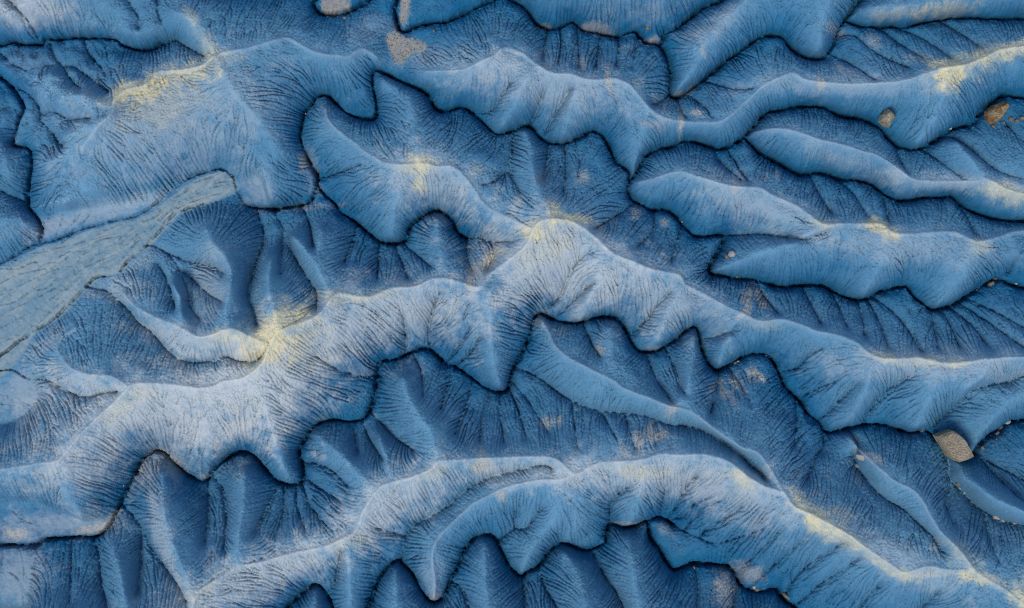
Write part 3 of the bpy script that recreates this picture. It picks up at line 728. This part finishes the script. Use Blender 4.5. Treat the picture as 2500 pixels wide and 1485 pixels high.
def clay_material():
    m, t, b = new_mat('blue_bentonite_clay')
    co = N(t, 'ShaderNodeTexCoord').outputs['Object']
    at = N(t, 'ShaderNodeAttribute', attribute_name='soil_and_shade')
    sep = t.nodes.new('ShaderNodeSeparateColor'); t.links.new(at.outputs['Color'], sep.inputs[0])
    crust_shade_, yel, tan_ = sep.outputs; salt_ = at.outputs['Alpha']
    n1 = noise(t, co, .22, 3, .6); n2 = noise(t, co, 1.7, 4, .65); n3 = noise(t, co, 9, 3, .7)
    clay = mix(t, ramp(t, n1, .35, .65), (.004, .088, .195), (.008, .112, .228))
    clay = mix(t, math_(t, 'MULTIPLY', ramp(t, n2, .5, .8), .22), clay, (.030, .13, .20))
    shade_wt = N(t, 'ShaderNodeAttribute', attribute_name='weather_shade').outputs['Fac']
    clay = mix(t, shade_wt, clay, (.100, .232, .345))      # drier clay, plus valley shade painted in: darker towards the streams
    cr = math_(t, 'ADD', crust_shade_, math_(t, 'MULTIPLY', math_(t, 'SUBTRACT', n2, .5), .14), True)
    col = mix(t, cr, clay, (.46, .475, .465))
    col = mix(t, math_(t, 'MULTIPLY', tan_, ramp(t, n3, .25, .6)), col, (.42, .38, .31))
    col = mix(t, math_(t, 'MULTIPLY', yel, math_(t, 'ADD', .55, math_(t, 'MULTIPLY', ramp(t, n2, .3, .65), .45), True)), col, (.56, .50, .31))
    col = mix(t, math_(t, 'MULTIPLY', salt_, math_(t, 'MULTIPLY', ramp(t, noise(t, co, 5, 3, .7, 1.5), .45, .7), .7)), col, (.42, .52, .62))
    fleck = math_(t, 'ADD', .82, math_(t, 'MULTIPLY', n3, .36))
    mul = t.nodes.new('ShaderNodeMix'); mul.data_type = 'RGBA'; mul.blend_type = 'MULTIPLY'; mul.inputs[0].default_value = 1
    t.links.new(col, mul.inputs[6]); t.links.new(fleck, mul.inputs[7])
    t.links.new(mul.outputs[2], b.inputs['Base Color'])
    # crumbly surface between the modelled cracks
    bu = N(t, 'ShaderNodeBump', Strength=.8, Distance=.05); t.links.new(noise(t, co, 10, 3, .7), bu.inputs['Height'])
    t.links.new(bu.outputs[0], b.inputs['Normal'])
    return m

def wash_material():
    m, t, b = new_mat('dry_wash_silt')
    co = N(t, 'ShaderNodeTexCoord').outputs['Object']
    mp = N(t, 'ShaderNodeMapping'); t.links.new(co, mp.inputs[0])
    mp.inputs['Rotation'].default_value = (0, 0, math.radians(-33)); 
    mp2 = N(t, 'ShaderNodeMapping'); t.links.new(mp.outputs[0], mp2.inputs[0]); mp2.inputs['Scale'].default_value = (.16, .8, 1)
    at = N(t, 'ShaderNodeAttribute', attribute_name='soil_and_shade')
    s = noise(t, mp2.outputs[0], .8, 6, .65, 1.6); n2 = noise(t, co, 1.2, 4, .6)
    col = mix(t, ramp(t, s, .36, .66), (.12, .21, .27), (.22, .28, .30))
    col = mix(t, math_(t, 'MULTIPLY', ramp(t, n2, .5, .75), .5), col, (.27, .30, .28))
    rim = math_(t, 'SUBTRACT', 1.0, at.outputs['Alpha'], True)
    col = mix(t, rim, col, (.10, .205, .29))
    t.links.new(col, b.inputs['Base Color'])
    hgt = math_(t, 'ADD', math_(t, 'MULTIPLY', s, .10), math_(t, 'MULTIPLY', noise(t, co, 10, 3, .7), .03))
    bu = N(t, 'ShaderNodeBump', Strength=.6, Distance=1.0); t.links.new(hgt, bu.inputs['Height'])
    t.links.new(bu.outputs[0], b.inputs['Normal'])
    return m

def sand_material():
    m, t, b = new_mat('tan_gravel_sand')
    co = N(t, 'ShaderNodeTexCoord').outputs['Object']
    at = N(t, 'ShaderNodeAttribute', attribute_name='soil_and_shade')
    n2 = noise(t, co, 1.3, 4, .6); n3 = noise(t, co, 10, 3, .75)
    col = mix(t, ramp(t, n2, .3, .7), (.17, .20, .215), (.27, .25, .215))
    col = mix(t, ramp(t, n3, .5, .75), col, (.36, .32, .25))
    rim = math_(t, 'SUBTRACT', 1.0, at.outputs['Alpha'], True)
    col = mix(t, rim, col, (.075, .17, .25))
    t.links.new(col, b.inputs['Base Color'])
    bu = N(t, 'ShaderNodeBump', Strength=.8, Distance=.08); t.links.new(n3, bu.inputs['Height'])
    t.links.new(bu.outputs[0], b.inputs['Normal'])
    return m

def rock_material(name, c1, c2, c3):   # bedded, weathered stone
    m, t, b = new_mat(name)
    b.inputs['Roughness'].default_value = .88
    co = N(t, 'ShaderNodeTexCoord').outputs['Object']
    n1 = noise(t, co, 1.1, 5, .65, .6); n2 = noise(t, co, 4, 5, .75)
    mp = N(t, 'ShaderNodeMapping'); t.links.new(co, mp.inputs[0]); mp.inputs['Scale'].default_value = (1.5, 7, 3)
    mp.inputs['Rotation'].default_value = (.3, .2, .7)
    n4 = noise(t, mp.outputs[0], 2.2, 5, .7, 1.0)
    col = mix(t, ramp(t, n1, .35, .65), c1, c2)
    col = mix(t, math_(t, 'MULTIPLY', ramp(t, n4, .48, .62), .85), col, c3)
    t.links.new(col, b.inputs['Base Color'])
    hh = math_(t, 'ADD', math_(t, 'MULTIPLY', n4, .5), n2)
    bu = N(t, 'ShaderNodeBump', Strength=1.0, Distance=.35); t.links.new(hh, bu.inputs['Height'])
    t.links.new(bu.outputs[0], b.inputs['Normal'])
    return m

CLAY, SILT, GRAVEL = clay_material(), wash_material(), sand_material()

# ---------------------------------------------------------------- the ground
def grow(n, first, ratio, cap):
    d = []; s = first
    for _ in range(n):
        d.append(s); s = min(s*ratio, cap)
    return np.cumsum(d)
ext = grow(28, STEP*1.5, 1.38, 1e5)        # coarse country beyond the surveyed window, out to several hundred metres
fx = np.concatenate([X0-ext[::-1], xs, X1+ext]); fy = np.concatenate([Y0-ext[::-1], ys, Y1+ext])
E = len(ext)
def fold(v, lo, hi):
    p = (v-lo) % (2*(hi-lo)); return lo+np.where(p > hi-lo, 2*(hi-lo)-p, p)
ixx = np.clip(np.rint((fold(fx, X0, X1)-X0)/STEP).astype(int), 0, W-1)
iyy = np.clip(np.rint((fold(fy, Y0, Y1)-Y0)/STEP).astype(int), 0, H-1)
ixx[E:E+W] = np.arange(W); iyy[E:E+H] = np.arange(H)
Z = h[np.ix_(iyy, ixx)]
soil_and_shade = np.stack([crust_shade, yellow, tan, salt], 2)[np.ix_(iyy, ixx)].reshape(-1, 4)
FH, FW = Z.shape
wea_shade = weather_shade[np.ix_(iyy, ixx)].ravel()
co = np.empty((FH, FW, 3), np.float32)
co[..., 0] = ((fx-1250)*U)[None]; co[..., 1] = ((742.5-fy)*U)[:, None]; co[..., 2] = Z
co = co.reshape(-1, 3)
kind = np.zeros((FH, FW), np.int8)
kind[E:E+H, E:E+W][washm] = 1; kind[E:E+H, E:E+W][sandm] = 2
idx = np.arange(FH*FW, dtype=np.int32).reshape(FH, FW)
quads = np.stack([idx[1:, :-1], idx[1:, 1:], idx[:-1, 1:], idx[:-1, :-1]], 2).reshape(-1, 4)
qk = kind[:-1, :-1].ravel()

def sheet(name, k, mat):
    q = quads[qk == k]
    used = np.zeros(FH*FW, bool); used[q.ravel()] = True
    remap = np.cumsum(used, dtype=np.int32)-1
    v = co[used]; f = remap[q]
    me = bpy.data.meshes.new(name)
    me.vertices.add(len(v)); me.vertices.foreach_set('co', v.ravel())
    me.loops.add(f.size); me.loops.foreach_set('vertex_index', f.ravel())
    me.polygons.add(len(f)); me.polygons.foreach_set('loop_start', np.arange(0, f.size, 4, dtype=np.int32))
    me.polygons.foreach_set('use_smooth', np.ones(len(f), bool))
    w_ = me.attributes.new('weather_shade', 'FLOAT', 'POINT'); w_.data.foreach_set('value', wea_shade[used].astype(np.float32))
    a = me.attributes.new('soil_and_shade', 'FLOAT_COLOR', 'POINT'); a.data.foreach_set('color', soil_and_shade[used].astype(np.float32).ravel())
    me.update(); me.validate()
    me.materials.append(mat)
    o = bpy.data.objects.new(name, me); scene.collection.objects.link(o); o['kind'] = 'structure'
    return o
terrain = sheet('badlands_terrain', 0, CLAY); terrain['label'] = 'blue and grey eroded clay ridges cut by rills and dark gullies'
wash = sheet('dry_wash', 1, SILT); wash['label'] = 'pale grey green silt bed of the dry wash at left'
sand = sheet('sand_flat', 2, GRAVEL); sand['label'] = 'tan sandy gravel patches in the stream bottoms near the top edge'
print('ground', time.time()-T0)

def ground(px, py):                      # plan point as seen from overhead -> world position on the ground
    z = REF_Z
    for _ in range(4):
        p = toplan(np.array([[px, py]], float), z)[0]
        i = min(max(int(round((p[0]-X0)/STEP)), 0), W-1); j = min(max(int(round((p[1]-Y0)/STEP)), 0), H-1)
        z = float(h[max(j-1, 0):j+2, max(i-1, 0):i+2].mean())
    return Vector(((p[0]-1250)*U, (742.5-p[1])*U, z))

# ---------------------------------------------------------------- boulders and stones
STRAW = rock_material('straw_sandstone', (.33, .27, .18), (.52, .45, .34), (.15, .11, .07))
RUST = rock_material('rusty_sandstone', (.24, .13, .05), (.46, .35, .20), (.12, .07, .03))
PALEROCK = rock_material('pale_limestone', (.50, .46, .42), (.62, .60, .57), (.36, .33, .30))
GREYROCK = rock_material('blue_grey_stone', (.20, .25, .30), (.32, .36, .40), (.14, .16, .19))
TANROCK = rock_material('tan_stone', (.24, .19, .13), (.36, .30, .23), (.14, .11, .08))

def rock_mesh(name, outline, height, seed, rough, n, prof, lean, tilt):
    """outline in metres round the centre: a broken angular block; prof = (height fraction, width fraction) rings"""
    p = np.array(outline+outline[:1], float); L = np.hypot(*np.diff(p, axis=0).T); c = np.concatenate([[0], np.cumsum(L)])
    s = np.linspace(0, c[-1], n, endpoint=False)
    ring = np.stack([np.interp(s, c, p[:, 0]), np.interp(s, c, p[:, 1])], 1)
    size = float(np.abs(ring).max())
    bm = bmesh.new(); rings = []
    for zf, sc in prof:
        r = []
        for q in ring*sc:
            x, y = q[0]+lean[0]*size*(1-sc)*max(zf, 0), q[1]+lean[1]*size*(1-sc)*max(zf, 0)
            v = Vector((x, y, zf*height+(x*tilt[0]+y*tilt[1])*max(zf, 0)))
            k = mnoise.noise_vector(v*(1.7/size)+Vector((seed*3.1, seed, 0)))*rough*size
            k += mnoise.noise_vector(v*(4.5/size)+Vector((seed, 7, 2)))*rough*.55*size
            r.append(bm.verts.new(v+k))
        rings.append(r)
    for a, b in zip(rings, rings[1:]):
        for i in range(n): bm.faces.new((a[i], a[(i+1) % n], b[(i+1) % n], b[i]))
    top = bm.faces.new(rings[-1]); bm.faces.new(rings[0][::-1])
    bmesh.ops.poke(bm, faces=[top])
    bmesh.ops.triangulate(bm, faces=bm.faces[:])
    me = bpy.data.meshes.new(name); bm.to_mesh(me); bm.free()
    return me

BLOCK = [(-.5, .9), (-.1, 1.0), (.5, 1.0), (.86, .97), (1.0, .86), (1.02, .5), (1.03, .2)]
WEDGE = [(-.5, .85), (-.1, 1.0), (.3, .97), (.6, .80), (.82, .58), (.96, .36), (1.0, .16)]
PEBBLE = [(-.5, .75), (.05, 1.0), (.5, .92), (.85, .62), (1.0, .25)]

def boulder(name, outline_px, height, mat, label, seed, sink=.2, rough=.10, n=18, prof=BLOCK, lean=(0, 0), tilt=(0, 0), group=None, cat='boulder', lift=0):
    o = np.array(outline_px, float); cx, cy = o.mean(0)
    g = ground(cx, cy)
    k = (CAM_H-g.z-height*.5)/(CAM_H-REF_Z)
    out = [((x-cx)*U*k, -(y-cy)*U*k) for x, y in outline_px][::-1]
    me = rock_mesh(name, out, height, seed, rough, n, prof, lean, tilt); me.materials.append(mat)
    ob = bpy.data.objects.new(name, me); scene.collection.objects.link(ob)
    ob.location = g-Vector((0, 0, height*sink-lift))
    ob['label'] = label; ob['category'] = cat
    if group: ob['group'] = group
    return ob

boulder('boulder', [(2401,277),(2417,259),(2445,249),(2457,259),(2451,272),(2445,280),(2431,301),(2415,307),(2403,291)], 2.6, RUST,
        'largest rusty brown and straw boulder in the stream near the right edge', 3, prof=WEDGE, lean=(.55, .35), tilt=(.2, .1), lift=.8)
boulder('boulder', [(2145,284),(2161,268),(2177,280),(2180,291),(2171,301),(2166,315),(2150,307),(2140,298)], 2.2, STRAW,
        'straw coloured boulder wedged in the dark channel below the yellow patched crest', 5, prof=WEDGE, lean=(-.2, .3), tilt=(-.1, .15), lift=1.3)
boulder('boulder', [(2268,1058),(2287,1050),(2308,1044),(2333,1064),(2344,1086),(2354,1109),(2318,1121),(2301,1115),(2284,1086)], 2.6, STRAW,
        'big square grey straw sandstone block sitting in the lower right channel', 9, rough=.06, n=24, lean=(.3, -.2), tilt=(.25, -.1), lift=2.0)

# (x, y, radius, stretch, turn, material, label, group)
ST = [
 (1787,620,10,1.1,20,PALEROCK,'larger pale pinkish stone of the pair on the blue slope right of centre',None),
 (1774,628,7.5,1.1,60,TANROCK,'smaller tan stone beside the pale one on the blue slope right of centre',None),
 (1799,676,4,1.2,0,TANROCK,'small tan stone on the channel lip just below the stone pair',None),
 (2467,291,7,1.1,10,TANROCK,'tan stone nearest the rusty boulder in the row at the right edge',None),
 (2482,296,6.5,1,50,TANROCK,'round tan stone in the middle of the row at the right edge',None),
 (2496,289,6.5,1.2,0,TANROCK,'outermost tan stone of the row cut by the right edge',None),
 (2450,300,4.5,1,0,TANROCK,'little stone at the foot of the rusty boulder, right side',None),
 (2425,309,5,1.3,15,TANROCK,'little stone at the bottom tip of the rusty boulder',None),
 (2322,313,4.5,1,0,PALEROCK,'lone small stone in the channel left of the rusty boulder',None),
 (2418,694,8.5,1.3,-20,TANROCK,'lower larger stone in the channel at the right edge, mid height',None),
 (2430,681,6.5,1.2,10,TANROCK,'upper stone in the channel at the right edge, mid height',None),
 (2389,708,4,1,0,TANROCK,'small stone left of the two channel stones at mid height',None),
 (2480,692,4.5,1.2,30,PALEROCK,'small pale stone right of the two channel stones at mid height',None),
 (2250,1053,8.5,1,0,GREYROCK,'blue grey round stone left of the big square block',None),
 (2088,1071,7,1.6,60,GREYROCK,'long grey stone at the top of the short side gully',None),
 (2095,1113,12,1.35,15,PALEROCK,'large pale flat stone in the short side gully',None),
 (2094,1137,8,1.2,30,GREYROCK,'lowest grey stone in the short side gully',None),
 (2462,1031,7.5,1.3,-10,PALEROCK,'pale stone highest in the right edge channel above the square block',None),
 (2448,1047,8,1.5,-45,TANROCK,'long tan stone in the right edge channel, second from the top',None),
 (2436,1058,6,1.5,-40,TANROCK,'tan stone in the right edge channel, third from the top',None),
 (2397,1093,6.5,1,0,TANROCK,'tan stone between the square block and the right edge channel stones',None),
 (2336,1182,6.5,1.2,20,TANROCK,'uppermost tan stone in the gully below the square block',None),
 (2343,1192,4,1.3,30,PALEROCK,'small pale stone touching the uppermost one in the gully below the block',None),
 (2354,1203,4,1.2,40,PALEROCK,'third stone down the gully below the square block',None),
 (2373,1225,4.5,1.2,0,TANROCK,'fourth stone down the gully below the square block',None),
 (2432,1263,8.5,1.3,25,PALEROCK,'largest pale stone low in the gully below the square block',None),
 (2447,1272,6.5,1.2,0,PALEROCK,'pale stone just right of the largest one in the lower gully',None),
 (2476,1278,4.5,1.3,10,PALEROCK,'last small stone of the lower gully by the right edge',None),
 (1921,1457,8.5,1.9,40,TANROCK,'long tan stone in the channel at the bottom right',None),
 (1849,1440,6,1.2,0,TANROCK,'tan stone right of a little cluster by the bottom channel',None),
 (1841,1434,5,1.2,60,PALEROCK,'pale stone left of a little cluster by the bottom channel',None),
 (1624,1266,5.5,1.2,0,TANROCK,'tan stone at the head of the lower channel bend where rills fan out',None),
 (1694,1387,6.5,.9,0,RUST,'rusty stone lying in the bottom channel',None),
 (1797,1411,5.5,1.1,30,TANROCK,'tan stone where the bottom channel turns down',None),
 (1796,887,5.5,1.2,-20,TANROCK,'left stone of two at the bend below the middle crest',None),
 (1803,883,4,1.2,0,PALEROCK,'right stone of two at the bend below the middle crest',None),
 (1870,869,3.5,1.2,0,PALEROCK,'left pale pebble on the curved channel rim right of centre',None),
 (1878,872,3.5,1.2,20,PALEROCK,'right pale pebble on the curved channel rim right of centre',None),
 (1666,541,3.5,1,0,PALEROCK,'tiny pale stone in the channel above the centre right crest',None),
 (1580,69,5.5,1.1,0,RUST,'rusty stone beside the channel at top centre right',None),
 (842,45,5.5,1.1,0,TANROCK,'tan stone below the looping channel at top left of centre',None),
 (1059,76,4,1.1,0,TANROCK,'small tan stone right of the gravel patch at the top',None),
 (745,277,3.5,1,0,PALEROCK,'tiny pale stone in the left bend of the winding channel',None),
 (119,789,4.5,1.1,0,GREYROCK,'dark stone on the lower bank of the dry wash',None),
]
random.seed(5)
for i, (x, y, r, st, turn, mat, label, grp) in enumerate(ST):
    c, s = math.cos(math.radians(turn)), math.sin(math.radians(turn)); pts = []
    nn = random.choice((6, 7, 8))
    for k in range(nn):
        a = 2*math.pi*(k+random.uniform(-.25, .25))/nn; q = r*random.uniform(.82, 1.12)
        ex, ey = q*math.cos(a)*st, q*math.sin(a)/math.sqrt(st)
        pts.append((x+ex*c-ey*s, y+ex*s+ey*c))
    boulder('stone', pts, r*U*random.uniform(1.2, 1.6), mat, label, i+20, sink=.12, rough=.12, n=9, prof=PEBBLE, lean=(random.uniform(-.4, .4), random.uniform(-.4, .4)), cat='stone', group='stones lying in the gullies')

# gravel: nobody could count it
def gravel(name, spots, seed, label, mat):
    rr = random.Random(seed); bm = bmesh.new()
    for (poly, n, r0, r1) in spots:
        px = [p[0] for p in poly]; py = [p[1] for p in poly]
        k = 0; tries = 0
        while k < n and tries < n*20:
            tries += 1
            x = rr.uniform(min(px), max(px)); y = rr.uniform(min(py), max(py))
            if not polymask(poly, np.array([x]), np.array([y]))[0, 0]: continue
            k += 1
            r = U*(r0+(r1-r0)*rr.random()**3); g = ground(x, y)
            vs = []
            for d in ((1,0,0),(0,1,0),(-1,0,0),(0,-1,0),(0,0,1),(0,0,-1)):
                v = Vector(d)*r*rr.uniform(.7, 1.2); v.z *= .8
                vs.append(bm.verts.new(g+v+Vector((rr.uniform(-.2,.2)*r, rr.uniform(-.2,.2)*r, .25*r))))
            for a in range(4):
                bm.faces.new((vs[a], vs[(a+1) % 4], vs[4])); bm.faces.new((vs[(a+1) % 4], vs[a], vs[5]))
    me = bpy.data.meshes.new(name); bm.to_mesh(me); bm.free(); me.materials.append(mat)
    o = bpy.data.objects.new(name, me); scene.collection.objects.link(o)
    o['kind'] = 'stuff'; o['label'] = label; o['category'] = 'gravel'
gravel('gravel', [(FLATS[4], 260, .8, 2.6), (FLATS[5], 60, .8, 2.4), (FLATS[6], 50, .7, 2.0)], 3, 'scattered pale pebbles on the tan gravel patches near the top', TANROCK)
gravel('wash_pebbles', [([(500,418),(570,425),(580,470),(560,480),(520,440)], 60, .7, 2.3), ([(265,528),(330,515),(325,545),(270,552)], 26, .7, 1.8), ([(600,490),(640,490),(640,505),(600,505)], 8, .8, 2)], 4, 'small pale pebbles on the silt of the dry wash', PALEROCK)
gravel('scattered_pebbles', [([(1640,600),(1740,600),(1740,690),(1660,690)], 40, .5, 1.5), ([(1370,460),(1500,470),(1500,600),(1400,560)], 50, .5, 1.5), ([(270,1150),(320,1150),(320,1190),(270,1190)], 20, .5, 1.6),
 ([(1720,900),(1890,860),(1890,900),(1760,920)], 24, .5, 1.6), ([(2330,1140),(2500,1260),(2500,1300),(2360,1220)], 50, .6, 2.0), ([(2385,1090),(2470,1030),(2500,1040),(2400,1110)], 30, .6, 2.2),
 ([(2130,1030),(2260,1045),(2260,1062),(2130,1046)], 30, .6, 1.8), ([(2440,285),(2500,280),(2500,310),(2440,312)], 22, .6, 2.0), ([(1820,1425),(1880,1420),(1880,1446),(1820,1446)], 20, .6, 2.0),
 ([(1560,1255),(1600,1255),(1600,1272),(1560,1272)], 16, .5, 1.6), ([(2080,1060),(2100,1060),(2105,1150),(2085,1150)], 20, .6, 2.0), ([(900,700),(2400,700),(2400,1000),(900,1000)], 120, .4, 1.1)],
 6, 'tiny pale pebbles strewn over the blue slopes and gully floors', PALEROCK)
print('total', time.time()-T0)
